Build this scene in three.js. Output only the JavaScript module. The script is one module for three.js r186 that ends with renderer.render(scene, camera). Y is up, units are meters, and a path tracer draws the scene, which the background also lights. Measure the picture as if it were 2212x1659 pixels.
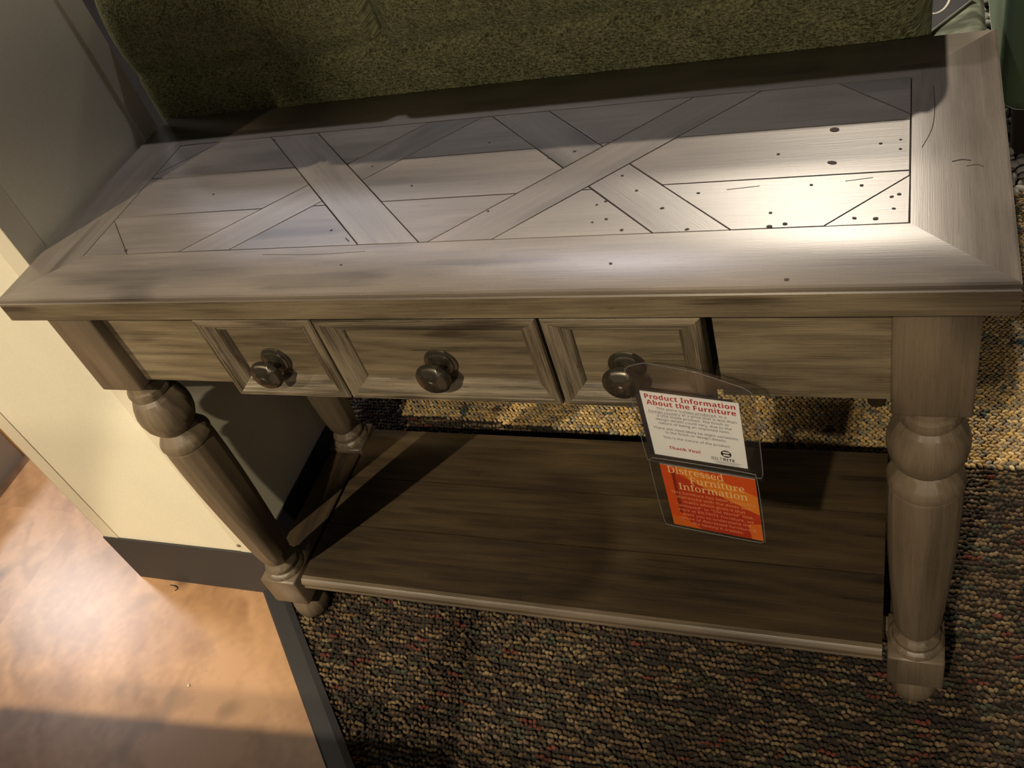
import * as THREE from 'three';
import { RoundedBoxGeometry } from 'three/addons/geometries/RoundedBoxGeometry.js';
import { mergeGeometries, mergeVertices, toCreasedNormals } from 'three/addons/utils/BufferGeometryUtils.js';
import { RectAreaLightUniformsLib } from 'three/addons/lights/RectAreaLightUniformsLib.js';

// ---------------------------------------------------------------- camera, exposure, lights
const scene = new THREE.Scene();
const renderer = new THREE.WebGLRenderer({ antialias: true });
renderer.toneMapping = THREE.LinearToneMapping;
renderer.toneMappingExposure = 1.0;
renderer.shadowMap.enabled = true;
RectAreaLightUniformsLib.init();
const camera = new THREE.PerspectiveCamera(44.72, 2212 / 1659, 0.02, 40);
camera.position.set(0.4516, 1.2904, 0.7955);
camera.rotation.set(-0.7438, 0.5440, -0.3645, 'YXZ');
scene.background = new THREE.Color(0x000000);

const WARM = new THREE.Color().setRGB(1.0, 0.84, 0.60);
const CREAM = new THREE.Color().setRGB(1.0, 0.87, 0.70);
const COOL = new THREE.Color().setRGB(0.90, 0.89, 1.0);
// track heads: [x, y, z], target, half angle in degrees, penumbra, candela, colour, size of the lamp (x 2 cm)
const TRACK = {
  key: { at: [0.06, 2.88, 2.40], to: [0.06, 0, 0.75], deg: 18.4, pen: 0.06, cd: 23, col: WARM, r: 1.2 },
  side: { at: [-2.0, 2.88, 2.45], to: [-1.28, 0, 0.22], deg: 20.5, pen: 0.2, cd: 46, col: WARM, r: 1.0 },
  farFront: { at: [0.85, 2.78, 4.55], to: [0.0, 0.6, 0.1], deg: 30, pen: 0.5, cd: 14, col: CREAM, r: 8 },
  overSofa: { at: [-0.42, 2.88, -1.02], to: [0.0, 0.77, 0.1], deg: 40, pen: 0.3, cd: 7.5, col: COOL, r: 1.6 },
  behindSofa: { at: [0.32, 2.88, -1.98], to: [0.38, 0.77, 0.05], deg: 18, pen: 0.3, cd: 24, col: CREAM, r: 1.4 },
  farBack: { at: [-0.04, 2.88, -2.68], to: [0.25, 0.77, 0.1], deg: 15, pen: 0.5, cd: 17, col: CREAM, r: 6 },
  chair: { at: [0.05, 2.88, -2.25], to: [0.70, 0.15, -1.1], deg: 17, pen: 0.4, cd: 20, col: CREAM, r: 1.2 },
};
const PANELS = [   // ceiling panels: centre x, z, width, depth, intensity, colour
  [-2.5, -2.8, 1.2, 0.6, 12.0, COOL],
  [-4.4, -1.2, 0.9, 0.6, 19.0, new THREE.Color().setRGB(1.0, 0.93, 0.90)],
  [3.2, 2.6, 1.2, 0.6, 2.0, COOL],
];

// ---------------------------------------------------------------- helpers
let seed = 7;
const rnd = () => { seed = (seed * 1664525 + 1013904223) >>> 0; return seed / 4294967296; };
const rr = (a, b) => a + (b - a) * rnd();
const V = (x, y, z) => new THREE.Vector3(x, y, z);
const taken = {};
function numbered(n) { const k = taken[n] = (taken[n] ?? -1) + 1; return k ? `${n}_${String(k).padStart(3, '0')}` : n; }
function mesh(name, geo, mat, parent) {
  const m = new THREE.Mesh(geo, mat); m.name = name; m.castShadow = m.receiveShadow = true;
  if (parent) parent.add(m); return m;
}
function group(name, parent, pos = [0, 0, 0], ry = 0) {
  const g = new THREE.Group(); g.name = parent ? name : numbered(name); g.position.set(...pos); g.rotation.y = ry; (parent ?? scene).add(g); return g;
}
function thing(name, label, category, pos, ry = 0, grp) {
  const g = group(name, null, pos, ry); g.userData = { label, category }; if (grp) g.userData.group = grp; return g;
}
function struct(name, geo, mat, label) {
  const m = mesh(numbered(name), geo, mat, scene); m.userData.kind = 'structure'; if (label) m.userData.label = label; return m;
}
function box(x0, x1, y0, y1, z0, z1, r = 0, seg = 2) {
  const w = x1 - x0, h = y1 - y0, d = z1 - z0;
  const g = r ? new RoundedBoxGeometry(w, h, d, seg, Math.min(r, w / 2.01, h / 2.01, d / 2.01)) : new THREE.BoxGeometry(w, h, d);
  return g.translate((x0 + x1) / 2, (y0 + y1) / 2, (z0 + z1) / 2);
}
const flat = g => g.index ? g.toNonIndexed() : g;
function join(list) { return mergeGeometries(list.map(g => { const f = flat(g); for (const k of Object.keys(f.attributes)) if (!['position', 'normal', 'uv'].includes(k)) f.deleteAttribute(k); return f; })); }
const lin = (r, g, b) => new THREE.Color().setRGB(r, g, b);

// uv in metres by the direction that a face points; the grain runs along dir
function grainUV(geo, dir, su = 1.1, sv = 0.28) {
  const g = flat(geo), p = g.attributes.position, n = g.attributes.normal, uv = new Float32Array(p.count * 2);
  const D = dir.clone().normalize(), ou = rnd(), ov = rnd(), P = V(), N = V();
  for (let i = 0; i < p.count; i += 3) {
    N.set(0, 0, 0); for (let k = 0; k < 3; k++) N.add(V(n.getX(i + k), n.getY(i + k), n.getZ(i + k)));
    const a = [Math.abs(N.x), Math.abs(N.y), Math.abs(N.z)], ax = a.indexOf(Math.max(...a));
    const NN = V(ax === 0 ? 1 : 0, ax === 1 ? 1 : 0, ax === 2 ? 1 : 0);
    let T = D.clone().addScaledVector(NN, -D.dot(NN));
    if (T.length() < 0.5) T = V(NN.y, NN.z, NN.x).multiplyScalar(0.3); T.length() > 0.5 && T.normalize();
    const B = V().crossVectors(NN, T).normalize();
    for (let k = 0; k < 3; k++) { P.fromBufferAttribute(p, i + k); uv[(i + k) * 2] = P.dot(T) / su + ou; uv[(i + k) * 2 + 1] = P.dot(B) / sv + ov; }
  }
  g.setAttribute('uv', new THREE.BufferAttribute(uv, 2)); return g;
}
function lathe(pts, seg = 40) {     // pts: [radius, y] from bottom to top; grain along y
  const g = new THREE.LatheGeometry(pts.map(([r, y]) => new THREE.Vector2(r, y)), seg), p = g.attributes.position, uv = g.attributes.uv, o = rnd();
  for (let i = 0; i < p.count; i++) uv.setXY(i, p.getY(i) / 1.1 + o, uv.getX(i) * 0.22 / 0.28 + o);
  return flat(g);
}
// one side of a mitred rectangular frame, in the XY plane, profile = closed loop of [inward, up(z)]
function mitred(x0, x1, y0, y1, profile, edgeSegments = 0) {
  const out = [], corner = (c, o) => [[x0 + o, y0 + o], [x1 - o, y0 + o], [x1 - o, y1 - o], [x0 + o, y1 - o]][c];
  for (let s = 0; s < 4; s++) {
    const pos = [], uv = [], A = s, B = (s + 1) % 4, ou = rnd(), ov = rnd(), along = s % 2 ? 1 : 0; let acc = 0;
    const P = profile.map(([o, h]) => { const a = corner(A, o), b = corner(B, o); return [[a[0], a[1], h], [b[0], b[1], h]]; });
    for (let i = 0; i < P.length; i++) {
      const j = (i + 1) % P.length, d = Math.hypot(profile[j][0] - profile[i][0], profile[j][1] - profile[i][1]);
      const q = [[P[i][0], acc], [P[i][1], acc], [P[j][1], acc + d], [P[i][0], acc], [P[j][1], acc + d], [P[j][0], acc + d]];
      for (const [v, t] of q) { pos.push(...v); uv.push(v[along] / 0.85 + ou, t / 0.18 + ov); }
      acc += d;
    }
    const g = new THREE.BufferGeometry();
    g.setAttribute('position', new THREE.Float32BufferAttribute(pos, 3)); g.setAttribute('uv', new THREE.Float32BufferAttribute(uv, 2));
    g.computeVertexNormals(); if (edgeSegments) { g.addGroup(0, edgeSegments * 6, 1); g.addGroup(edgeSegments * 6, (P.length - edgeSegments) * 6, 0); } out.push(g);
  }
  return out;
}
// box with soft edges and an even grid, for cushions
function pillow(w, h, d, r, n = [40, 24, 16], shape) {
  const g = new THREE.BoxGeometry(w, h, d, ...n), p = g.attributes.position, q = V(), c = V();
  for (let i = 0; i < p.count; i++) {
    q.fromBufferAttribute(p, i);
    c.set(THREE.MathUtils.clamp(q.x, -w / 2 + r, w / 2 - r), THREE.MathUtils.clamp(q.y, -h / 2 + r, h / 2 - r), THREE.MathUtils.clamp(q.z, -d / 2 + r, d / 2 - r));
    const e = q.clone().sub(c); if (e.lengthSq() > 0) { const m = Math.max(Math.abs(e.x), Math.abs(e.y), Math.abs(e.z)); e.normalize().multiplyScalar(Math.min(r, m)); } q.copy(c).add(e);
    if (shape) shape(q); p.setXYZ(i, q.x, q.y, q.z);
  }
  const uv = []; for (let i = 0; i < p.count; i++) uv.push((p.getX(i) + p.getZ(i)) / 0.16, p.getY(i) / 0.16 + p.getZ(i) / 0.16);
  g.setAttribute('uv', new THREE.Float32BufferAttribute(uv, 2));
  const m = mergeVertices(g, 1e-5); m.computeVertexNormals(); return m;
}

// ---------------------------------------------------------------- computed textures
function lattice(px, py) { const a = new Float32Array(px * py); for (let i = 0; i < a.length; i++) a[i] = rnd(); return (u, v) => {
  u = (u - Math.floor(u)) * px; v = (v - Math.floor(v)) * py; const i = Math.floor(u), j = Math.floor(v); let f = u - i, g = v - j; f = f * f * (3 - 2 * f); g = g * g * (3 - 2 * g);
  const i0 = i % px, i1 = (i + 1) % px, j0 = (j % py) * px, j1 = ((j + 1) % py) * px;
  return (a[j0 + i0] * (1 - f) + a[j0 + i1] * f) * (1 - g) + (a[j1 + i0] * (1 - f) + a[j1 + i1] * f) * g; }; }
const enc = x => { x = Math.min(1, Math.max(0, x)); return 255 * (x <= 0.0031308 ? 12.92 * x : 1.055 * Math.pow(x, 1 / 2.4) - 0.055); };
function texture(w, h, fn, srgb = true) {
  const d = new Uint8Array(w * h * 4);
  for (let j = 0; j < h; j++) for (let i = 0; i < w; i++) { const c = fn(i / w, j / h), o = (j * w + i) * 4; for (let k = 0; k < 3; k++) d[o + k] = srgb ? enc(c[k]) : Math.max(0, Math.min(255, c[k] * 255)); d[o + 3] = 255; }
  const t = new THREE.DataTexture(d, w, h); t.wrapS = t.wrapT = THREE.RepeatWrapping; t.magFilter = THREE.LinearFilter; t.minFilter = THREE.LinearMipmapLinearFilter; t.generateMipmaps = true;
  t.colorSpace = srgb ? THREE.SRGBColorSpace : THREE.NoColorSpace; t.needsUpdate = true; return t;
}
const mix = (a, b, t) => a.map((x, i) => x + (b[i] - x) * t);
const sat = x => Math.min(1, Math.max(0, x));
function woodMaps(dark, light, contrast, blotchAmt, smudgeAmt, figure = 1) {
  const wv = lattice(3, 4), wv2 = lattice(7, 9), mid = lattice(9, 90), fine = lattice(26, 420), hair = lattice(60, 700), bl = lattice(5, 5), bl2 = lattice(14, 22), por = lattice(110, 620), st = lattice(6, 40), sm = lattice(9, 12), fl = lattice(44, 90);
  const val = (u, v) => {
    const ring = 0.5 + 0.5 * Math.sin(6.2832 * (v * 9 + 2.2 * wv(u, v) + 0.7 * wv2(u, v)));
    let t = 0.52 + contrast * (0.20 * (mid(u, v) - 0.5) + 0.40 * (fine(u, v) - 0.5) + 0.30 * (hair(u, v) - 0.5) + 0.16 * figure * (ring - 0.5)) + blotchAmt * ((bl(u, v) - 0.5) * 0.7 + (bl2(u, v) - 0.5) * 0.5);
    const s = st(u, v); if (s > 0.82) t -= (s - 0.82) * 1.8 * contrast;
    const m = sm(u, v) * 0.75 + bl2(u, v) * 0.25; if (m > 0.66) t -= (m - 0.66) * smudgeAmt;
    const f = fl(u, v); if (f > 0.90) t -= (f - 0.90) * 3.2 * contrast;
    if (por(u, v) > 0.87) t -= 0.16;
    return sat(t);
  };
  const map = texture(1024, 1024, (u, v) => mix(dark, light, val(u, v)));
  const bump = texture(512, 1024, (u, v) => { const t = 0.5 * fine(u, v) + 0.3 * hair(u, v) + 0.2 * mid(u, v) - (por(u, v) > 0.87 ? 0.3 : 0); return [t, t, t]; }, false);
  return { map, bump };
}
const topWood = woodMaps([0.072, 0.062, 0.052], [0.228, 0.196, 0.160], 0.36, 0.55, 2.0, 0.5);
const frontWood = woodMaps([0.050, 0.036, 0.020], [0.225, 0.180, 0.110], 0.80, 0.75, 2.2, 1.4);
const glazedWood = woodMaps([0.030, 0.021, 0.012], [0.250, 0.205, 0.138], 1.25, 1.2, 2.5, 1.0);
const wood = (w, rough, tint = [1, 1, 1], bs = 0.0002) => new THREE.MeshStandardMaterial({ map: w.map, bumpMap: w.bump, bumpScale: bs, roughness: rough, color: lin(...tint) });
const M = {
  top: [[1, 1, 1], [0.95, 0.95, 0.97], [1.06, 1.05, 1.03], [0.98, 0.96, 0.93]].map(t => wood(topWood, 0.37, t, 0.00006)),
  frame: wood(topWood, 0.37, [1, 0.97, 0.92], 0.00005),
  front: wood(frontWood, 0.5, [1, 1, 1], 0.0003),
  frontPale: wood(glazedWood, 0.5, [1, 1, 1], 0.0004),
  leg: wood(topWood, 0.42, [0.86, 0.76, 0.61], 0.00015),
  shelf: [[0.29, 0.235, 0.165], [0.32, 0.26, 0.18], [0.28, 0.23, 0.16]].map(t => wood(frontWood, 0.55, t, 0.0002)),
  gap: new THREE.MeshStandardMaterial({ color: lin(0.02, 0.015, 0.01), roughness: 0.9 }),
  hole: new THREE.MeshStandardMaterial({ color: lin(0.028, 0.02, 0.013), roughness: 0.9 }),
  bronze: new THREE.MeshStandardMaterial({ color: lin(0.115, 0.102, 0.078), metalness: 0.85, roughness: 0.34 }),
  black: new THREE.MeshStandardMaterial({ color: lin(0.024, 0.024, 0.027), roughness: 0.55 }),
  steel: new THREE.MeshStandardMaterial({ color: lin(0.35, 0.33, 0.3), metalness: 0.9, roughness: 0.4 }),
};

// ---------------------------------------------------------------- the room
const paintN = lattice(180, 180), paintN2 = lattice(9, 9);
const paintMap = texture(512, 512, (u, v) => { const t = 0.93 + 0.05 * paintN(u, v) + 0.03 * paintN2(u, v); return [0.78 * t, 0.735 * t, 0.575 * t]; });
const paint = new THREE.MeshStandardMaterial({ map: paintMap, roughness: 0.6 });
const guardMat = new THREE.MeshStandardMaterial({ color: lin(0.68, 0.63, 0.49), roughness: 0.35 });
const wallMat = new THREE.MeshStandardMaterial({ color: lin(0.42, 0.38, 0.32), roughness: 0.8 });
const ceilMat = new THREE.MeshStandardMaterial({ color: lin(0.35, 0.34, 0.33), roughness: 0.9 });
struct('wall_back', box(-7, 6, -0.1, 3.2, -7.2, -7), wallMat); struct('wall_front', box(-7, 6, -0.1, 3.2, 5, 5.2), wallMat);
struct('wall_left', box(-7.2, -7, -0.1, 3.2, -7.2, 5.2), wallMat); struct('wall_right', box(6, 6.2, -0.1, 3.2, -7.2, 5.2), wallMat);
struct('ceiling', box(-7.2, 6.2, 3.1, 3.3, -7.2, 5.2), ceilMat);

// stained concrete left of the diagonal strip, carpet right of it
const SL = V(-0.602, 0, 0.128), SD = V(0.265, 0, 0.275).normalize(), SN = V(SD.z, 0, -SD.x);   // SN points to the carpet
const at = (t, n) => [SL.x + SD.x * t + SN.x * n, SL.z + SD.z * t + SN.z * n];
function slab(pts, y0, y1, scale = 1) {
  const g = new THREE.ExtrudeGeometry(new THREE.Shape(pts.map(([x, z]) => new THREE.Vector2(x, -z))), { depth: y1 - y0, bevelEnabled: false });
  g.rotateX(-Math.PI / 2).translate(0, y0, 0); const p = g.attributes.position, uv = g.attributes.uv; for (let i = 0; i < p.count; i++) uv.setXY(i, p.getX(i) / scale, p.getZ(i) / scale); return g;
}
const c1 = lattice(4, 4), c2 = lattice(11, 9), c3 = lattice(31, 27), c4 = lattice(120, 120), c5 = lattice(9, 34), cs = lattice(400, 400);
const concreteMap = texture(1024, 1024, (u, v) => {
  const a = u + v, b = u - v;   // trowel sweeps run on the diagonal
  const sweep = c5(a * 0.5 + 0.06 * c2(u, v), b + 0.05 * c3(u, v));
  let t = 0.5 * c1(u, v) + 0.5 * c2(u, v); t = t * 0.45 + sweep * 0.40 + c3(u, v) * 0.22 + c4(u, v) * 0.16;
  let c = mix([0.29, 0.150, 0.072], [0.50, 0.290, 0.150], sat((t - 0.30) * 1.9));
  const stain = c3(u + 0.3, v) * c5(b, a * 0.5); if (stain > 0.50) c = mix(c, [0.17, 0.10, 0.05], sat((stain - 0.5) * 2.2));
  if (cs(u, v) > 0.985) c = mix(c, [0.08, 0.05, 0.03], 0.5);
  return c; });
const concreteBump = texture(512, 512, (u, v) => { const t = 0.6 * c3(u, v) + 0.3 * c2(u, v) + 0.1 * c4(u, v); return [t, t, t]; }, false);
const concrete = new THREE.MeshPhysicalMaterial({ map: concreteMap, bumpMap: concreteBump, bumpScale: 0.0008, roughness: 0.40, clearcoat: 0.8, clearcoatRoughness: 0.22 });
const floor = struct('floor', slab([at(-8, 0), at(8, 0), [-7, 5.2], [-7.2, 5.2], [-7.2, -7.2]], -0.08, 0, 1.15), concrete, 'tan and pink stained concrete floor with a gloss');
const carpetBase = new THREE.MeshStandardMaterial({ color: lin(0.018, 0.014, 0.010), roughness: 1 });
struct('floor_carpet', slab([at(-8, 0), [6.2, -7.2], [6.2, 5.2], at(8, 0)], -0.08, -0.003), carpetBase, 'dark woven carpet base');
// rubber edge strip
{ const pr = new THREE.Shape([[0, 0], [0, 0.0015], [0.004, 0.006], [0.030, 0.0075], [0.041, 0.005], [0.041, -0.004], [0, -0.004]].map(([a, b]) => new THREE.Vector2(a, b)));
  const g = new THREE.ExtrudeGeometry(pr, { depth: 3.2, bevelEnabled: false });
  const m = new THREE.Matrix4().makeBasis(SN, V(0, 1, 0), SD).setPosition(SL.x - SN.x * 0.001 - SD.x * 0.0, 0, SL.z - SN.z * 0.001);
  g.applyMatrix4(m); struct('trim_1', g, M.black, 'black rubber edge strip between concrete and carpet'); }

// column with corner guards, beside the table
const X0 = -0.888, X1 = -0.547, Z0 = -0.182, Z1 = 0.124;
const col = group('wall_column'); col.userData = { kind: 'structure', label: 'cream painted square column with corner guards' };
mesh('column_core', grainUV(box(X0, X1, 0, 3.1, Z0, Z1), V(0, 1, 0), 0.5, 0.5), paint, col);
function guard(x, z, sx, sz) { const w = 0.033, t = 0.0014;
  mesh('corner_guard', join([box(Math.min(x, x - sx * w), Math.max(x, x - sx * w), 0.13, 3.1, Math.min(z, z + sz * t), Math.max(z, z + sz * t), 0.0008, 1), box(Math.min(x, x + sx * t), Math.max(x, x + sx * t), 0.13, 3.1, Math.min(z + sz * t, z - sz * w), Math.max(z + sz * t, z - sz * w), 0.0008, 1)]), guardMat, col); }
guard(X0, Z0, -1, -1); guard(X1, Z0, 1, -1); guard(X0, Z1, -1, 1); guard(X1, Z1, 1, 1);
for (const [x, y] of [[-0.574, 0.152], [-0.574, 0.9], [-0.861, 0.9]]) mesh('screw', new THREE.CylinderGeometry(0.003, 0.0035, 0.0015, 12).rotateX(Math.PI / 2).translate(x, y, Z1 + 0.0028), M.steel, col);
const bb = group('baseboard_column'); bb.userData = { kind: 'structure', label: 'black rubber baseboard around the cream column' };
for (const b of [[X0 - 0.004, X1 + 0.004, Z1, Z1 + 0.004], [X1, X1 + 0.004, Z0, Z1], [X0 - 0.004, X0, Z0, Z1], [X0 - 0.004, X1 + 0.004, Z0 - 0.004, Z0]]) mesh('baseboard_strip', box(b[0], b[1], 0, 0.132, b[2], b[3], 0.0012, 1), M.black, bb);

// ---------------------------------------------------------------- carpet pile and rugs: uncountable stuff
const puff = new THREE.SphereGeometry(1, 6, 4);
function pile(name, label, category, cells, pick) {
  const im = new THREE.InstancedMesh(puff, new THREE.MeshStandardMaterial({ color: 0xffffff, roughness: 0.95 }), cells.length), m = new THREE.Matrix4(), q = new THREE.Quaternion(), e = new THREE.Euler();
  cells.forEach((c, i) => { e.set(rr(-0.25, 0.25), c.turn, rr(-0.25, 0.25)); m.compose(V(c.x, c.y, c.z), q.setFromEuler(e), V(...c.s)); im.setMatrixAt(i, m); im.setColorAt(i, pick(c, i)); });
  im.name = numbered(name); im.castShadow = im.receiveShadow = true; im.userData = { label, category, kind: 'stuff' }; scene.add(im); return im;
}
{ // berber carpet: rows of loops along x
  const cells = [], pal = [[0.100, 0.078, 0.042], [0.082, 0.060, 0.034], [0.056, 0.038, 0.022], [0.030, 0.020, 0.012], [0.030, 0.030, 0.016], [0.125, 0.103, 0.060], [0.090, 0.055, 0.016], [0.085, 0.022, 0.012], [0.016, 0.011, 0.007], [0.034, 0.042, 0.030]];
  const wgt = [5, 5, 5, 5, 4, 2.5, 1, 0.8, 4, 1.2], tot = wgt.reduce((a, b) => a + b);
  const choose = () => { let t = rnd() * tot; for (let i = 0; i < pal.length; i++) if ((t -= wgt[i]) < 0) return pal[i]; return pal[0]; };
  for (let z = -0.42, row = 0; z < 1.0; z += 0.0086, row++) { let c = choose(), run = 0;
    for (let x = -0.75 + (row % 2) * 0.003; x < 1.15; x += 0.0066) {
      if (run-- <= 0) { c = choose(); run = Math.floor(rr(1, 4)); }
      const d = (x - SL.x) * SN.x + (z - SL.z) * SN.z; if (d < 0.036) { continue; }
      if (z < -0.245 + (x - 0.56) * 0.06 && x > -0.5) continue;
      cells.push({ x: x + rr(-0.0012, 0.0012), y: rr(-0.002, 0.0008), z: z + rr(-0.0022, 0.0022), turn: rr(-0.8, 0.8), s: [rr(0.0032, 0.0058), rr(0.0028, 0.0050), rr(0.0024, 0.0040)], c });
    } }
  const col = new THREE.Color(); pile('carpet_pile', 'dark multicoloured loop carpet of olive, brown and rust yarns', 'carpet', cells, c => { const k = rr(0.55, 1.15); return col.setRGB(c.c[0] * k * 1.08, c.c[1] * k * 0.92, c.c[2] * k * 0.78); });
}
{ // braided rug behind the table
  const cells = [], pal = [[0.42, 0.29, 0.12], [0.36, 0.25, 0.11], [0.46, 0.34, 0.17], [0.27, 0.20, 0.11], [0.22, 0.19, 0.13], [0.40, 0.26, 0.09]], alt = [[0.05, 0.07, 0.065], [0.09, 0.075, 0.05], [0.14, 0.12, 0.085], [0.11, 0.055, 0.03]];
  const patch = lattice(60, 40);
  for (let z = -0.97, row = 0; z < -0.235; z += 0.0068, row++) for (let x = -0.5; x < 1.1; x += 0.0092) {
    if (z > -0.247 + (x - 0.56) * 0.06) continue;
    const p = patch(x * 0.5 + 0.31, z * 0.9), dk = p > 0.88 || (z < -0.83 && rnd() < 0.6), c = (dk ? alt : pal)[Math.floor(rnd() * (dk ? 4 : 6))];
    cells.push({ x: x + (row % 2) * 0.0045 + rr(-0.001, 0.001), y: rr(0.002, 0.0035), z: z + rr(-0.0008, 0.0008), turn: (row % 2 ? 0.6 : -0.6) + rr(-0.2, 0.2), s: [rr(0.0056, 0.0070), 0.0042, rr(0.0028, 0.0036)], c }); }
  const col = new THREE.Color(); pile('braided_rug', 'golden tan braided rug lying behind the console table', 'rug', cells, c => { const k = rr(0.75, 1.2); return col.setRGB(c.c[0] * k, c.c[1] * k, c.c[2] * k); });
}
{ // pale shag rug further back
  const cells = []; for (let z = -2.4; z < -0.97; z += 0.022) for (let x = 0.3; x < 1.1; x += 0.024) cells.push({ x: x + rr(-0.006, 0.006), y: rr(0.004, 0.012), z: z + rr(-0.006, 0.006), turn: rr(-1.5, 1.5), s: [rr(0.012, 0.018), rr(0.008, 0.012), rr(0.007, 0.011)] });
  const col = new THREE.Color(); pile('shag_rug', 'pale grey shaggy rug beneath the green armchair', 'rug', cells, () => { const k = rr(0.55, 1.1); return col.setRGB(0.50 * k, 0.48 * k, 0.42 * k); });
}

// ---------------------------------------------------------------- console table
const table = thing('console_table', 'weathered grey brown wooden console table with three drawers, turned legs and a lower shelf', 'table', [0, 0, 0]);
const W = 0.538, D = 0.197, H = 0.770, T = 0.735;
{ // top: mitred frame with a moulded edge
  const prof = [[0.003, T], [0.0, T + 0.003], [0.0, H - 0.0075], [0.0012, H - 0.0062], [0.0012, H - 0.0046], [0.0004, H - 0.0036], [0.0008, H - 0.0012], [0.003, H], [0.0788, H], [0.0792, H - 0.0006], [0.0792, T]];
  mitred(-W, W, -D, D, prof, 2).forEach(g => { g.rotateX(-Math.PI / 2); mesh('frame_board', toCreasedNormals(g, 0.6), [M.frame, M.front], table); });
  mesh('top_core', box(-W + 0.078, W - 0.078, T, H - 0.0065, -D + 0.078, D - 0.078), M.gap, table);
}
{ // inlay of planks: two crossed bands of diagonal boards between three rows
  const xi = W - 0.0795, zi = D - 0.0795, dC = [1, -1], dS = [1, 1];   // c = z - x lines, s = x + z lines
  const clip = (poly, f) => { const out = []; for (let i = 0; i < poly.length; i++) { const a = poly[i], b = poly[(i + 1) % poly.length], fa = f(a), fb = f(b); if (fa >= 0) out.push(a); if ((fa > 0 && fb < 0) || (fa < 0 && fb > 0)) { const t = fa / (fa - fb); out.push([a[0] + (b[0] - a[0]) * t, a[1] + (b[1] - a[1]) * t]); } } return out; };
  const area = p => { let s = 0; for (let i = 0; i < p.length; i++) { const a = p[i], b = p[(i + 1) % p.length]; s += a[0] * b[1] - b[0] * a[1]; } return s / 2; };
  const ok = p => p.length > 2 && Math.abs(area(p)) > 2e-5;
  const C = ([x, z]) => z - x, S = ([x, z]) => x + z;
  const bands = [[C, 0.120, 0.192], [S, -0.196, -0.125], [S, 0.125, 0.196], [C, -0.194, -0.123]];   // 0 and 2 run through
  const inner = [[-xi, -zi], [xi, -zi], [xi, zi], [-xi, zi]];
  const cut = (list, [f, lo, hi]) => list.flatMap(p => [clip(p, q => lo - f(q)), clip(p, q => f(q) - hi)]).filter(ok);
  const bandPoly = ([f, lo, hi]) => clip(clip(inner, q => f(q) - lo), q => hi - f(q));
  const pieces = [];
  bands.forEach((b, i) => { let l = [bandPoly(b)]; if (i === 1) l = cut(l, bands[0]); if (i === 3) l = cut(l, bands[2]); l.forEach(p => pieces.push([p, V(1, 0, b[0] === C ? 1 : -1)])); });
  for (const [z0, z1] of [[-zi, -0.041], [-0.041, 0.042], [0.042, zi]]) {
    let l = [[[-xi, z0], [xi, z0], [xi, z1], [-xi, z1]]];
    for (const b of bands) l = cut(l, b);
    for (const [f, k] of [[C, 0.508], [C, -0.508], [S, 0.508], [S, -0.508]]) l = l.flatMap(p => [clip(p, q => k - f(q)), clip(p, q => f(q) - k)]).filter(ok);
    l.forEach(p => pieces.push([p, V(1, 0, 0)]));
  }
  pieces.forEach(([p, dir], i) => {
    if (area(p) < 0) p = p.slice().reverse();
    const g = new THREE.ExtrudeGeometry(new THREE.Shape(p.map(([x, z]) => new THREE.Vector2(x, -z))), { depth: 0.0055, bevelEnabled: true, bevelThickness: 0.0006, bevelSize: 0.0006, bevelOffset: -0.0011, bevelSegments: 1 });
    g.rotateX(-Math.PI / 2).translate(0, H - 0.0062, 0); g.computeVertexNormals();
    mesh('inlay_plank', grainUV(g, dir), M.top[i % 4], table);
  });
}
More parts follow.
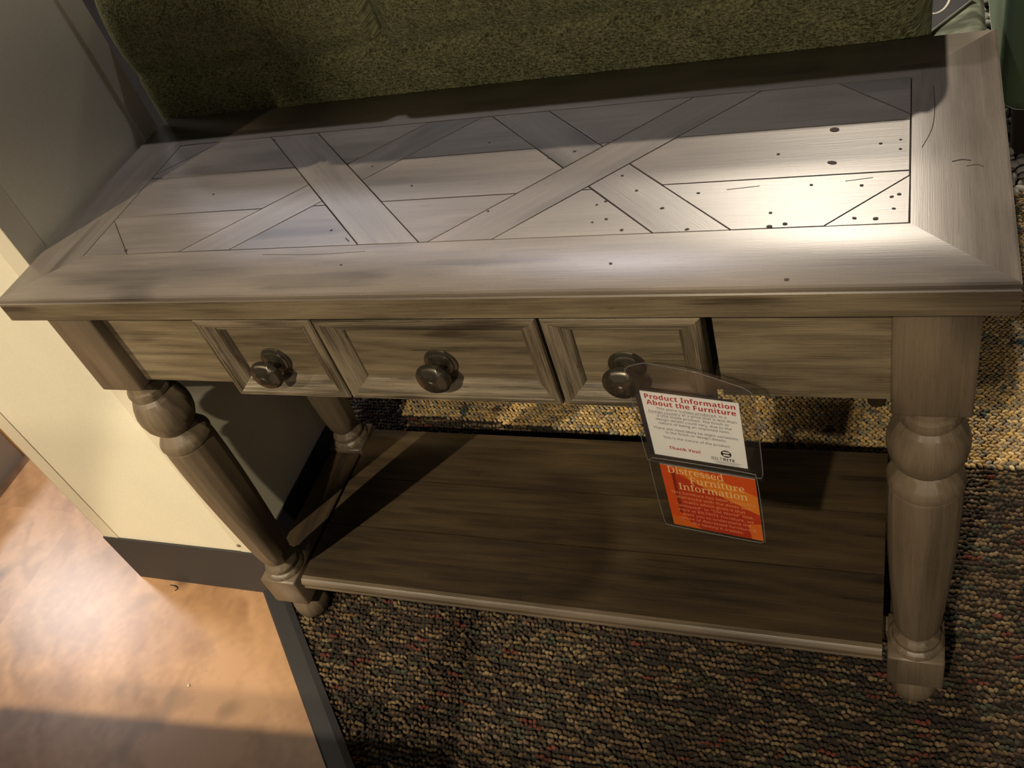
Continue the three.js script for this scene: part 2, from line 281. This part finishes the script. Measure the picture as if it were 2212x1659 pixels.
{ // nail holes, dents and a knot in the top
  const holes = [[0.391, -0.032, 5], [0.392, 0.023, 5], [0.342, 0.003, 1.8], [0.45, -0.007, 1.6], [0.45, 0.008, 1.6], [0.433, -0.003, 2], [0.419, 0.061, 2], [0.376, 0.056, 1.8], [0.444, 0.08, 2], [0.45, 0.077, 2], [0.446, 0.097, 2], [0.415, 0.108, 2.2], [0.432, 0.11, 2.6], [0.358, 0.112, 2.4], [0.345, 0.115, 3], [0.344, 0.095, 1.8], [0.274, 0.059, 2], [0.272, 0.114, 2.4], [0.184, 0.064, 1.8], [0.192, 0.022, 2], [0.212, 0.049, 1.8], [0.243, 0.08, 2.4], [0.21, 0.111, 2], [0.191, 0.093, 2], [0.176, 0.069, 1.6], [0.129, -0.029, 2.2], [0.178, 0.097, 1.6], [0.102, -0.02, 1.6], [0.366, 0.187, 2.4], [0.21, 0.16, 2], [0.02, -0.06, 1.5], [-0.12, -0.03, 1.6], [-0.33, 0.005, 1.8], [-0.05, 0.015, 1.6], [-0.12, 0.09, 2], [-0.08, 0.15, 1.8], [-0.3, -0.11, 1.6], [0.06, 0.07, 1.8], [-0.397, 0.11, 3.2]];
  holes.forEach(([x, z, r]) => { const g = new THREE.CylinderGeometry(r / 1250, r / 1500, 0.0005, 9); g.scale(1.15, 1, rr(0.6, 0.95)).rotateY(rr(-0.4, 0.4)).translate(x, H + 0.0001, z); mesh('nail_hole', g, M.hole, table); });
  const crack = (pts, r) => mesh('crack', new THREE.TubeGeometry(new THREE.CatmullRomCurve3(pts.map(([x, z]) => V(x, H - r * 0.55, z))), 24, r, 5), M.hole, table);
  crack([[0.478, -0.096], [0.479, -0.055], [0.476, -0.02], [0.468, 0.008]], 0.0007);
  crack([[0.492, 0.033], [0.500, 0.031], [0.507, 0.033]], 0.0014); crack([[0.503, 0.041], [0.512, 0.040], [0.516, 0.043]], 0.0010);
  crack([[0.428, 0.050], [0.405, 0.053]], 0.0007); crack([[0.33, 0.053], [0.30, 0.056]], 0.0007); crack([[-0.095, 0.105], [-0.088, 0.111]], 0.0009); crack([[-0.19, 0.128], [-0.12, 0.131], [-0.06, 0.129]], 0.0006);
}
{ // legs
  const turned = [[0.0, 0.126], [0.0325, 0.130], [0.0335, 0.134], [0.0315, 0.138], [0.0265, 0.1405], [0.0285, 0.1445], [0.0280, 0.149], [0.0225, 0.1535], [0.0200, 0.158], [0.0225, 0.163], [0.0258, 0.172], [0.0280, 0.188], [0.0300, 0.215], [0.0325, 0.26], [0.0350, 0.31], [0.0368, 0.36], [0.0376, 0.41], [0.0374, 0.446], [0.0366, 0.456], [0.0356, 0.4585], [0.0374, 0.4605], [0.0384, 0.4635], [0.0378, 0.467], [0.0335, 0.474], [0.0285, 0.482], [0.0255, 0.4865], [0.0265, 0.489], [0.0325, 0.496], [0.0370, 0.506], [0.0390, 0.518], [0.0388, 0.528], [0.0355, 0.541], [0.0310, 0.551], [0.0268, 0.5565], [0.0285, 0.560], [0.0292, 0.565], [0.0278, 0.570], [0.0245, 0.573], [0.0240, 0.580], [0.0275, 0.588], [0.0310, 0.597], [0.0, 0.60]];
  const foot = [[0.0, 0.0], [0.0170, 0.0], [0.0235, 0.004], [0.0285, 0.014], [0.0302, 0.026], [0.0290, 0.039], [0.0245, 0.049], [0.0200, 0.055], [0.0195, 0.062], [0.0240, 0.070], [0.0, 0.072]];
  const b = 0.0344;
  for (const sx of [-1, 1]) for (const sz of [1, -1]) {
    const g = join([lathe(turned, 48), lathe(foot, 40), grainUV(box(-b, b, 0.592, T, -b, b, 0.003, 2), V(0, 1, 0)), grainUV(box(-0.0333, 0.0333, 0.067, 0.132, -0.0333, 0.0333, 0.003, 2), V(0, 1, 0))]);
    const m = mesh('leg', toCreasedNormals(g, 0.9), M.leg, table); m.position.set(sx * 0.4815, 0, sz * 0.141);
  }
}
{ // apron and drawers
  const y0 = 0.598, zf = 0.160;
  mesh('apron_panel', grainUV(box(-0.4475, -0.302, y0, T, zf - 0.018, zf, 0.0012, 1), V(1, 0, 0), 0.75, 0.15), M.front, table);
  mesh('apron_panel', grainUV(box(0.2925, 0.4475, y0, T, zf - 0.018, zf, 0.0012, 1), V(1, 0, 0), 0.75, 0.15), M.front, table);
  mesh('drawer_rail', box(-0.302, 0.2925, 0.714, T, 0.10, zf - 0.002), M.gap, table);
  mesh('apron_panel', grainUV(box(-0.4475, 0.4475, y0, T, -zf, -zf + 0.018, 0.0012, 1), V(1, 0, 0), 0.75, 0.15), M.front, table);
  for (const s of [-1, 1]) mesh('apron_panel', grainUV(box(s * 0.4905 - 0.009, s * 0.4905 + 0.009, y0, T, -0.107, 0.107, 0.0012, 1), V(0, 0, 1), 0.75, 0.15), M.front, table);
  const knobPts = [[0.0, 0], [0.0190, 0], [0.0198, 0.0012], [0.0190, 0.0028], [0.0165, 0.0034], [0.0165, 0.0050], [0.0150, 0.0062], [0.0105, 0.0068], [0.0080, 0.0085], [0.0072, 0.013], [0.0085, 0.0175], [0.0130, 0.0195], [0.0185, 0.0215], [0.0204, 0.0245], [0.0198, 0.0280], [0.0165, 0.0315], [0.0110, 0.0340], [0.0062, 0.0350], [0.0054, 0.0356], [0.0046, 0.0368], [0.0025, 0.0376], [0.0, 0.0378]];
  const knobGeo = toCreasedNormals(new THREE.LatheGeometry(knobPts.map(([r, y]) => new THREE.Vector2(r, y)), 44).rotateX(Math.PI / 2), 0.7);
  const prof = [[0, -0.004], [0, 0.0125], [0.0012, 0.0145], [0.0075, 0.0150], [0.0085, 0.0138], [0.0105, 0.0132], [0.0130, 0.0122], [0.0160, 0.0090], [0.0195, 0.0068], [0.0215, 0.0066], [0.0235, 0.0052], [0.0255, 0.0015], [0.0255, -0.004]];
  [[-0.2975, -0.1390, -0.2255], [-0.1355, 0.1240, -0.0085], [0.1275, 0.2850, 0.2005]].forEach(([x0, x1, kx], i) => {
    const d = group('drawer', table); d.userData.label = ['small left drawer', 'wide middle drawer', 'small right drawer'][i];
    const yb = 0.588, yt = 0.7125;
    mesh('drawer_panel', grainUV(box(x0 + 0.02, x1 - 0.02, yb + 0.02, yt - 0.02, 0.148, 0.1575), V(1, 0, 0), 0.75, 0.15), M.front, d);
    mesh('drawer_box', box(x0 + 0.006, x1 - 0.006, yb + 0.004, yt - 0.004, -0.12, 0.1535), M.gap, d);
    mitred(x0, x1, yb, yt, prof).forEach(g => mesh('moulding', toCreasedNormals(g.translate(0, 0, 0.1565), 0.5), M.frontPale, d));
    const k = mesh('knob', knobGeo, M.bronze, d); k.position.set(kx, 0.637, 0.1575); k.userData.label = 'aged dark bronze mushroom knob';
  });
}
{ // lower shelf of three boards with a rounded front edge
  const shelf = group('shelf', table), y1 = 0.128, y0 = 0.104;
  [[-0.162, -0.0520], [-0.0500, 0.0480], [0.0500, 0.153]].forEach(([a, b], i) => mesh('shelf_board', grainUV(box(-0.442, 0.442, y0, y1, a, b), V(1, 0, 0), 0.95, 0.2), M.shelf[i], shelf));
  const s = new THREE.Shape(); s.moveTo(0, y0); s.lineTo(0.010, y0); s.lineTo(0.0115, y0 + 0.004); s.lineTo(0.0095, y0 + 0.008); s.quadraticCurveTo(0.0135, y0 + 0.012, 0.0115, y1 - 0.006); s.quadraticCurveTo(0.009, y1 - 0.0005, 0.003, y1); s.lineTo(0, y1);
  const n = new THREE.ExtrudeGeometry(s, { depth: 0.884, bevelEnabled: false, curveSegments: 8 }); n.rotateY(-Math.PI / 2).translate(0.442, 0, 0);
  n.applyMatrix4(new THREE.Matrix4().makeTranslation(0, 0, 0)); n.scale(1, 1, 1);
  // the extrusion runs along x; the profile points to +z
  const p = n.attributes.position; let zmin = 1e9; for (let i = 0; i < p.count; i++) zmin = Math.min(zmin, p.getZ(i)); n.translate(0, 0, 0.1535 - zmin);
  n.computeVertexNormals(); mesh('shelf_edge', grainUV(toCreasedNormals(n, 0.6), V(1, 0, 0)), M.leg, shelf);
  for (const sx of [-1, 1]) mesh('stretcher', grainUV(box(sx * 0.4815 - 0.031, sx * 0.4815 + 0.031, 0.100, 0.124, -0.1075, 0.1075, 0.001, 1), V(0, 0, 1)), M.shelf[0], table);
  for (const z of [-0.11, 0.11]) mesh('shelf_cleat', box(-0.4675, 0.4675, 0.088, 0.1035, z - 0.012, z + 0.012), M.leg, table);
}

// ---------------------------------------------------------------- printed cards in clear sleeves hanging from the right knob
function canvasTex(w, h, draw) { const c = document.createElement('canvas'); c.width = w; c.height = h; draw(c.getContext('2d'), w, h); const t = new THREE.CanvasTexture(c); t.colorSpace = THREE.SRGBColorSpace; t.anisotropy = 8; return t; }
{
  const tag = thing('information_tag', 'white and orange printed cards in clear plastic sleeves hanging from the right drawer knob', 'tag', [0.219, 0.413, 0.1885], -0.133);
  const clear = new THREE.MeshPhysicalMaterial({ color: lin(0.93, 0.93, 0.93), transmission: 1, thickness: 0, roughness: 0.10, ior: 1.45 });
  const fit = (g, s, x, y, max) => { const w = g.measureText(s).width; g.save(); g.translate(x, y); if (w > max) g.scale(max / w, 1); g.fillText(s, 0, 0); g.restore(); };
  const white = canvasTex(1024, 1000, (g, w, h) => {
    g.fillStyle = '#fbfaf7'; g.fillRect(0, 0, w, h); g.textAlign = 'center';
    g.fillStyle = '#b3202c'; g.font = 'bold 98px sans-serif'; fit(g, 'Product Information', w / 2, 98, 960); fit(g, 'About the Furniture', w / 2 + 6, 188, 940);
    g.fillStyle = '#2a2a2c'; g.font = '50px sans-serif';
    ['This piece is mass produced, in a', 'foreign country at a price that is less than', 'a USA made product. The finish or', 'design details could vary, due to the', 'nature of being an imported item.'].forEach((s, i) => fit(g, s, w / 2, 250 + i * 56, 985));
    g.fillRect(400, 257, 350, 3); g.fillRect(22, 313, 335, 3);
    ['There will most likely be slight variations', 'in the finish or design details.'].forEach((s, i) => fit(g, s, w / 2, 560 + i * 56, 985));
    fit(g, 'This is the nature of the product.', w / 2, 700, 985);
    g.fillStyle = '#b3202c'; g.font = 'bold 66px sans-serif'; g.fillText('Thank You!', 360, 870);
    g.fillStyle = '#1c1c1e'; g.beginPath(); g.arc(812, 812, 56, 0, 7); g.fill();
    g.fillStyle = '#f4f1ea'; for (const y of [790, 834]) { g.beginPath(); g.roundRect(776, y - 13, 74, 26, 13); g.fill(); }
    g.fillStyle = '#1c1c1e'; g.font = '62px sans-serif'; g.textAlign = 'left'; g.fillText('BILT', 640, 930); const bw = g.measureText('BILT').width; g.font = 'bold 62px sans-serif'; g.fillText('RITE', 640 + bw + 4, 930);
    g.fillStyle = '#55555a'; g.fillRect(660, 948, 300, 5); g.fillRect(690, 964, 240, 5); g.fillRect(680, 980, 260, 4);
  });
  const orange = canvasTex(1024, 1090, (g, w, h) => {
    g.fillStyle = '#d9541c'; g.fillRect(0, 0, w, h);
    const gr = (a, pts) => { g.fillStyle = a; g.beginPath(); pts.forEach(([x, y], i) => i ? g.lineTo(x, y) : g.moveTo(x, y)); g.closePath(); g.fill(); };
    gr('#e8862a', [[150, 0], [420, 0], [1024, 300], [1024, 620], [700, 440], [300, 200]]);
    gr('#c2401a', [[120, 110], [300, 200], [700, 440], [1024, 620], [1024, 780], [700, 640], [120, 640]]);
    gr('#b8361a', [[120, 640], [700, 640], [1024, 780], [1024, 1090], [240, 1090]]);
    gr('#dd6a22', [[0, 900], [240, 1000], [330, 1090], [0, 1090]]); gr('#8e2a14', [[110, 80], [150, 110], [150, 860], [110, 820]]);
    gr('#e0702a', [[880, 820], [1024, 780], [1024, 1090], [900, 1090]]);
    g.fillStyle = '#ffd9a0'; g.textAlign = 'left'; g.font = '150px serif'; fit(g, 'Distressed', 70, 120, 620); fit(g, 'Furniture', 300, 255, 600); fit(g, 'Information', 160, 390, 760);
    g.fillStyle = '#f3a878'; g.textAlign = 'center'; g.font = '62px sans-serif';
    ['This furniture has been purposely', 'distressed with the dents and', 'marks which gives it that', '"antiqued" or "Old World" look.', 'Here at BILTRITE Furniture, we', 'want you to understand the', 'nature of distressed furniture &', 'the beauty it creates.'].forEach((s, i) => fit(g, s, w / 2 + 10, 480 + i * 78, 930));
  });
  function card(name, tex, x0, x1, y0, y1, z) {
    const g = box(x0, x1, y0, y1, z - 0.0004, z + 0.0004), side = new THREE.MeshStandardMaterial({ color: lin(0.7, 0.68, 0.62), roughness: 0.6 });
    const face = new THREE.MeshStandardMaterial({ map: tex, roughness: 0.35 });
    const m = mesh(name, g, [side, side, side, side, face, side], tag); return m;
  }
  card('information_card', white, 0.0, 0.098, 0.124, 0.221, 0.0012).userData.label = 'white card with red heading';
  card('distressed_card', orange, 0.0035, 0.1045, 0.003, 0.111, 0.0034).userData.label = 'orange card with cream lettering';
  mesh('backing_card', box(-0.0065, 0.092, 0.121, 0.2225, -0.0005, 0.0001), M.black, tag);
  const sl = new THREE.Shape(); sl.moveTo(-0.010, 0.112); sl.lineTo(0.112, 0.112); sl.lineTo(0.114, 0.236); sl.quadraticCurveTo(0.113, 0.242, 0.105, 0.2445); sl.quadraticCurveTo(0.06, 0.262, 0.012, 0.263); sl.quadraticCurveTo(-0.010, 0.262, -0.010, 0.250); sl.closePath();
  mesh('upper_sleeve', new THREE.ExtrudeGeometry(sl, { depth: 0.0006, bevelEnabled: false }).translate(0, 0, 0.0021), clear, tag);
  mesh('upper_sleeve_back', new THREE.ExtrudeGeometry(sl, { depth: 0.0005, bevelEnabled: false }).translate(0, 0, -0.0014), clear, tag);
  mesh('lower_sleeve', box(-0.007, 0.1062, 0.0, 0.121, 0.0041, 0.0046), clear, tag);
  mesh('sleeve_seam', box(-0.0095, 0.1135, 0.1115, 0.1135, 0.0020, 0.0050, 0.0006, 1), clear, tag);
  const rim = new THREE.MeshPhysicalMaterial({ color: lin(0.55, 0.55, 0.55), transmission: 0.8, thickness: 0, roughness: 0.15, ior: 1.45 });
  const edge = (name, pts, closed) => mesh(name, new THREE.TubeGeometry(new THREE.CatmullRomCurve3(pts.map(([x, y, z]) => V(x, y, z)), closed, 'catmullrom', 0.05), 60, 0.0005, 6, closed), rim, tag);
  edge('upper_sleeve_rim', [[-0.0095, 0.113, 0.0024], [0.112, 0.113, 0.0024], [0.1138, 0.236, 0.0024], [0.105, 0.2445, 0.0024], [0.06, 0.2585, 0.0024], [0.012, 0.2625, 0.0024], [-0.0095, 0.252, 0.0024]], true);
  edge('lower_sleeve_rim', [[-0.0065, 0.0005, 0.0044], [0.1058, 0.0005, 0.0044], [0.1060, 0.120, 0.0044], [-0.0065, 0.120, 0.0044]], true);
  const tie = new THREE.CatmullRomCurve3([V(0.004, 0.252, 0.003), V(-0.008, 0.250, -0.004), V(-0.024, 0.2465, -0.010), V(-0.026, 0.2385, -0.012), V(-0.014, 0.2295, -0.012), V(-0.006, 0.236, -0.009), V(-0.004, 0.246, -0.004), V(0.004, 0.252, -0.002)], true);
  mesh('tie_loop', new THREE.TubeGeometry(tie, 40, 0.0007, 6, true), clear, tag);
}

// ---------------------------------------------------------------- upholstery
const f1 = lattice(70, 150), f2 = lattice(60, 80), f3 = lattice(6, 7), f4 = lattice(220, 40);
const fabricMap = (dark, light) => texture(512, 512, (u, v) => mix(dark, light, sat(0.5 + 1.0 * (f1(u, v) - 0.5) + 0.25 * (f2(u, v) - 0.5) + 0.22 * (f3(u, v) - 0.5) + 0.5 * (f4(u, v) - 0.5))));
const fabricBump = texture(512, 512, (u, v) => { const t = 0.7 * f1(u, v) + 0.3 * f2(u, v); return [t, t, t]; }, false);
const chenille = new THREE.MeshPhysicalMaterial({ map: fabricMap([0.066, 0.066, 0.024], [0.34, 0.335, 0.155]), bumpMap: fabricBump, bumpScale: 0.0020, roughness: 0.95, sheen: 0.8, sheenRoughness: 0.45, sheenColor: lin(0.26, 0.40, 0.26) });
const velvet = new THREE.MeshPhysicalMaterial({ color: lin(0.10, 0.15, 0.08), roughness: 0.7, sheen: 1, sheenRoughness: 0.4, sheenColor: lin(0.45, 0.55, 0.40) });
const m1 = lattice(7, 7), m2 = lattice(17, 15);
const mottled = new THREE.MeshPhysicalMaterial({ map: texture(256, 256, (u, v) => mix([0.055, 0.060, 0.030], [0.24, 0.25, 0.16], sat((m1(u, v) * 0.7 + m2(u, v) * 0.4 - 0.3) * 1.7))), roughness: 0.8, sheen: 0.2, sheenRoughness: 0.4, sheenColor: lin(0.3, 0.33, 0.25) });
const darkWood = new THREE.MeshStandardMaterial({ color: lin(0.03, 0.02, 0.013), roughness: 0.5 });
{
  const sofa = thing('sofa', 'olive green chenille sofa standing with its back against the console table', 'sofa', [-0.05, 0, -0.31]);
  const ox = -0.05, oz = -0.31, put = (name, g, x, y, z, m = chenille) => { const o = mesh(name, g, m, sofa); o.position.set(x - ox, y, z - oz); return o; };
  put('back', pillow(1.048, 0.775, 0.20, 0.040, [140, 110, 14], q => { if (q.z <= 0.05) return; const x = q.x - 0.046, y = q.y + 0.5825;
    let d = -0.0035 * Math.exp(-Math.pow((y - 0.832) / 0.006, 2)); if (y > 0.838) { const k = sat((y - 0.838) / 0.02); d += k * (-0.014 * Math.exp(-Math.pow((x + 0.150) / 0.010, 2)) - 0.004 * Math.exp(-Math.pow((x - 0.452) / 0.006, 2))); d += 0.006 * Math.sin(Math.PI * sat((y - 0.838) / 0.10)); }
    d -= 0.003 * Math.exp(-Math.pow((x - 0.452) / 0.005, 2)); q.z += d; }), -0.046, 0.5825, -0.300);
  put('seam', new THREE.TubeGeometry(new THREE.CatmullRomCurve3([V(-0.150, 0.845, -0.2085), V(-0.149, 0.88, -0.2075), V(-0.150, 0.925, -0.2085), V(-0.150, 0.955, -0.219), V(-0.150, 0.969, -0.24)]), 30, 0.0022, 6), 0, 0, 0);
  put('seat_cushion', pillow(1.04, 0.2, 0.62, 0.05, [40, 14, 30]), -0.046, 0.40, -0.70);
  put('seat_base', box(-0.52, 0.52, -0.05, 0.05, -0.31, 0.31, 0.01, 2), -0.046, 0.25, -0.70);
  for (const [x, z] of [[-0.52, -0.38], [0.42, -0.38], [-0.52, -0.95], [0.42, -0.95]]) put('leg', new THREE.CylinderGeometry(0.022, 0.015, 0.20, 14), x, 0.10, z, darkWood);
}
{
  const ott = thing('ottoman', 'mottled grey green velvet ottoman beyond the end of the sofa', 'ottoman', [0.53, 0, -0.95]);
  mesh('cushion', pillow(0.10, 0.16, 0.62, 0.03, [14, 14, 40]).translate(0.0, 0.36, 0), mottled, ott);
  mesh('base', box(-0.046, 0.046, 0.10, 0.28, -0.30, 0.30, 0.008, 2), mottled, ott);
  for (const [x, z] of [[-0.03, -0.27], [0.03, -0.27], [-0.03, 0.27], [0.03, 0.27]]) mesh('leg', new THREE.CylinderGeometry(0.014, 0.010, 0.10, 12).translate(x, 0.05, z), darkWood, ott);
  const br = thing('brochure', 'black brochure with a curled cream line lying on the ottoman', 'brochure', [0.495, 0.443, -0.895], 0.0);
  mesh('pages', box(-0.035, 0.035, 0, 0.004, -0.07, 0.07), new THREE.MeshStandardMaterial({ color: lin(0.75, 0.73, 0.68), roughness: 0.6 }), br).rotation.y = -0.6;
  mesh('cover', box(-0.034, 0.034, 0.004, 0.0052, -0.069, 0.069), new THREE.MeshStandardMaterial({ color: lin(0.012, 0.011, 0.010), roughness: 0.6 }), br).rotation.y = -0.6;
  mesh('curled_line', new THREE.TubeGeometry(new THREE.CatmullRomCurve3([V(-0.008, 0.0052, 0.006), V(0.004, 0.0052, 0.011), V(0.015, 0.0052, 0.002), V(0.023, 0.0052, -0.016), V(0.027, 0.0052, -0.034)]), 24, 0.0022, 6).scale(1, 0.4, 1).translate(0, 0.0033, 0), new THREE.MeshStandardMaterial({ color: lin(0.62, 0.56, 0.42), roughness: 0.6 }), br);
}
{
  const ch = thing('armchair', 'dark green velvet armchair at the right behind the console table', 'armchair', [1.0, 0, -1.45]);
  mesh('arm', pillow(0.16, 0.50, 0.80, 0.05, [20, 40, 40]).translate(-0.295, 0.37, 0), velvet, ch);
  mesh('arm', pillow(0.16, 0.50, 0.80, 0.05, [20, 40, 40]).translate(0.295, 0.37, 0), velvet, ch);
  mesh('seat', pillow(0.44, 0.30, 0.78, 0.05, [30, 20, 40]).translate(0, 0.29, 0), velvet, ch);
  mesh('backrest', pillow(0.74, 0.75, 0.18, 0.06, [40, 40, 14]).translate(0, 0.52, -0.33), velvet, ch);
  for (const [x, z] of [[-0.32, 0.34], [0.32, 0.34], [-0.32, -0.34], [0.32, -0.34]]) mesh('leg', new THREE.CylinderGeometry(0.024, 0.016, 0.125, 14).translate(x, 0.0625, z), darkWood, ch);
}
{ // cabinet end beyond the column
  const cab = thing('display_plinth', 'low grey display plinth with an orange wood edge left of the column', 'plinth', [-1.66, 0, 0.05]);
  mesh('side_panel', box(-0.234, 0.234, 0, 0.13, -0.188, 0.16), new THREE.MeshStandardMaterial({ color: lin(0.46, 0.41, 0.34), roughness: 0.7 }), cab);
  mesh('edge_strip', box(-0.234, 0.236, 0, 0.131, -0.203, -0.188, 0.001, 1), new THREE.MeshStandardMaterial({ color: lin(0.72, 0.42, 0.15), roughness: 0.5 }), cab);
}
{ // bits on the concrete
  const a = thing('wire_scrap', 'tiny black bent wire on the concrete by the column baseboard', 'debris', [-0.80, 0.0012, 0.142]);
  mesh('wire', new THREE.TubeGeometry(new THREE.CatmullRomCurve3([V(-0.012, 0, -0.004), V(0, 0.001, -0.003), V(0.009, 0, 0.001), V(0.006, 0, 0.006)]), 16, 0.0008, 5), M.black, a);
  const b = thing('crumb', 'tiny pale crumb on the concrete near the shadow edge', 'debris', [-0.655, 0.0015, 0.318]);
  mesh('grain', new THREE.IcosahedronGeometry(0.0025, 1).scale(1, 0.7, 0.8), paint, b);
}

// ---------------------------------------------------------------- furniture behind the camera whose shadow falls into view
{
  const chest = thing('chest_of_drawers', 'tall dark wooden chest of drawers behind the camera', 'chest', [-0.68, 0, 1.22], 0.09);
  mesh('carcass', box(-0.60, 0.60, 0.08, 0.86, -0.22, 0.22, 0.004, 1), darkWood, chest); mesh('chest_top', box(-0.62, 0.62, 0.86, 0.885, -0.24, 0.24, 0.005, 2), darkWood, chest);
  for (let k = 0; k < 3; k++) { const d = group('drawer', chest); mesh('drawer_front', box(-0.57, 0.57, 0.11 + k * 0.25, 0.34 + k * 0.25, 0.22, 0.236, 0.004, 1), darkWood, d); for (const x of [-0.3, 0.3]) mesh('knob', new THREE.SphereGeometry(0.016, 14, 10).translate(x, 0.225 + k * 0.25, 0.25), M.bronze, d); }
  for (const [x, z] of [[-0.56, -0.18], [0.56, -0.18], [-0.56, 0.18], [0.56, 0.18]]) mesh('leg', box(x - 0.025, x + 0.025, 0, 0.08, z - 0.025, z + 0.025, 0.003, 1), darkWood, chest);
  const mir = thing('oval_mirror', 'oval standing mirror on the chest behind the camera', 'mirror', [-0.09, 0.8855, 1.10]);
  mesh('base', new THREE.CylinderGeometry(0.055, 0.06, 0.02, 28).translate(0, 0.01, 0), M.bronze, mir); mesh('stem', new THREE.CylinderGeometry(0.020, 0.026, 0.36, 20).translate(0, 0.20, 0), M.bronze, mir);
  mesh('mirror_frame', new THREE.CylinderGeometry(0.152, 0.152, 0.020, 48).rotateX(Math.PI / 2).scale(1, 0.68, 1).translate(0, 0.47, 0), darkWood, mir);
  mesh('mirror_glass', new THREE.CylinderGeometry(0.138, 0.138, 0.003, 48).rotateX(Math.PI / 2).scale(1, 0.66, 1).translate(0, 0.47, 0.0105), new THREE.MeshStandardMaterial({ color: lin(0.8, 0.8, 0.8), metalness: 1, roughness: 0.04 }), mir);
}

// ---------------------------------------------------------------- ceiling fittings with their light
const canMat = new THREE.MeshStandardMaterial({ color: lin(0.03, 0.03, 0.03), roughness: 0.4, side: THREE.DoubleSide });
const spotLabels = { key: 'black track spotlight in front of the table, above the camera', side: 'black track spotlight in front of the column', farFront: 'black track spotlight farthest to the front', chair: 'black track spotlight aimed at the green armchair', overSofa: 'black track spotlight above the sofa seat', behindSofa: 'black track spotlight behind the right end of the sofa', farBack: 'black track spotlight farthest behind the sofa' };
for (const [k, s] of Object.entries(TRACK)) {
  const p = V(...s.at), dir = V(...s.to).sub(p).normalize();
  const t = thing('track_spotlight', spotLabels[k], 'spotlight', s.at, 0, 'track spotlights on the ceiling');
  const q = new THREE.Quaternion().setFromUnitVectors(V(0, -1, 0), dir);
  const can = mesh('lamp_can', new THREE.LatheGeometry([[0.012, 0.15], [0.040, 0.14], [0.046, 0.10], [0.048, 0.0], [0.045, 0.0], [0.043, 0.09], [0.0, 0.095]].map(([r, y]) => new THREE.Vector2(r, y)), 28), canMat, t); can.quaternion.copy(q);
  const lens = mesh('lamp_lens', new THREE.CylinderGeometry(0.040, 0.040, 0.004, 28).translate(0, 0.030, 0), new THREE.MeshStandardMaterial({ color: 0x222222, emissive: s.col, emissiveIntensity: 12 }), t); lens.quaternion.copy(q);
  const stem = mesh('stem', new THREE.CylinderGeometry(0.008, 0.008, 1, 10), canMat, t); const top = 3.07 - s.at[1], joint = dir.clone().multiplyScalar(-0.14);
  stem.scale.y = Math.max(0.02, top - joint.y); stem.position.set(joint.x, (top + joint.y) / 2, joint.z);
  mesh('track_mount', box(-0.03, 0.03, top - 0.02, top + 0.03, -0.06, 0.06, 0.003, 1).translate(joint.x, 0, joint.z), canMat, t);
  const L = new THREE.SpotLight(s.col, s.cd, 0, THREE.MathUtils.degToRad(s.deg), s.pen, 2); L.position.copy(p).addScaledVector(dir, 0.012); L.target.position.set(...s.to);
  L.castShadow = true; L.shadow.mapSize.set(2048, 2048); L.shadow.radius = s.r; L.name = 'track_light'; scene.add(L, L.target);
}
PANELS.forEach(([x, z, w, d, i, tone], k) => {
  const t = thing('ceiling_panel', ['cool ceiling light panel behind the sofa on the left', 'cool ceiling light panel at the far left', 'cool ceiling light panel in front at the right'][k], 'ceiling light', [x, 3.1, z], 0, 'ceiling light panels');
  mesh('panel_frame', join([box(-w / 2 - 0.03, w / 2 + 0.03, -0.03, -0.001, -d / 2 - 0.03, -d / 2), box(-w / 2 - 0.03, w / 2 + 0.03, -0.03, -0.001, d / 2, d / 2 + 0.03), box(-w / 2 - 0.03, -w / 2, -0.03, -0.001, -d / 2, d / 2), box(w / 2, w / 2 + 0.03, -0.03, -0.001, -d / 2, d / 2)]), ceilMat, t);
  mesh('light_diffuser', box(-w / 2, w / 2, -0.020, -0.005, -d / 2, d / 2), new THREE.MeshStandardMaterial({ color: 0x333333, emissive: tone, emissiveIntensity: i * 0.35 }), t);
  const L = new THREE.RectAreaLight(tone, i, w, d); L.position.set(x, 3.072, z); L.lookAt(x, 0, z); L.name = 'panel_light'; scene.add(L);
});

renderer.render(scene, camera);
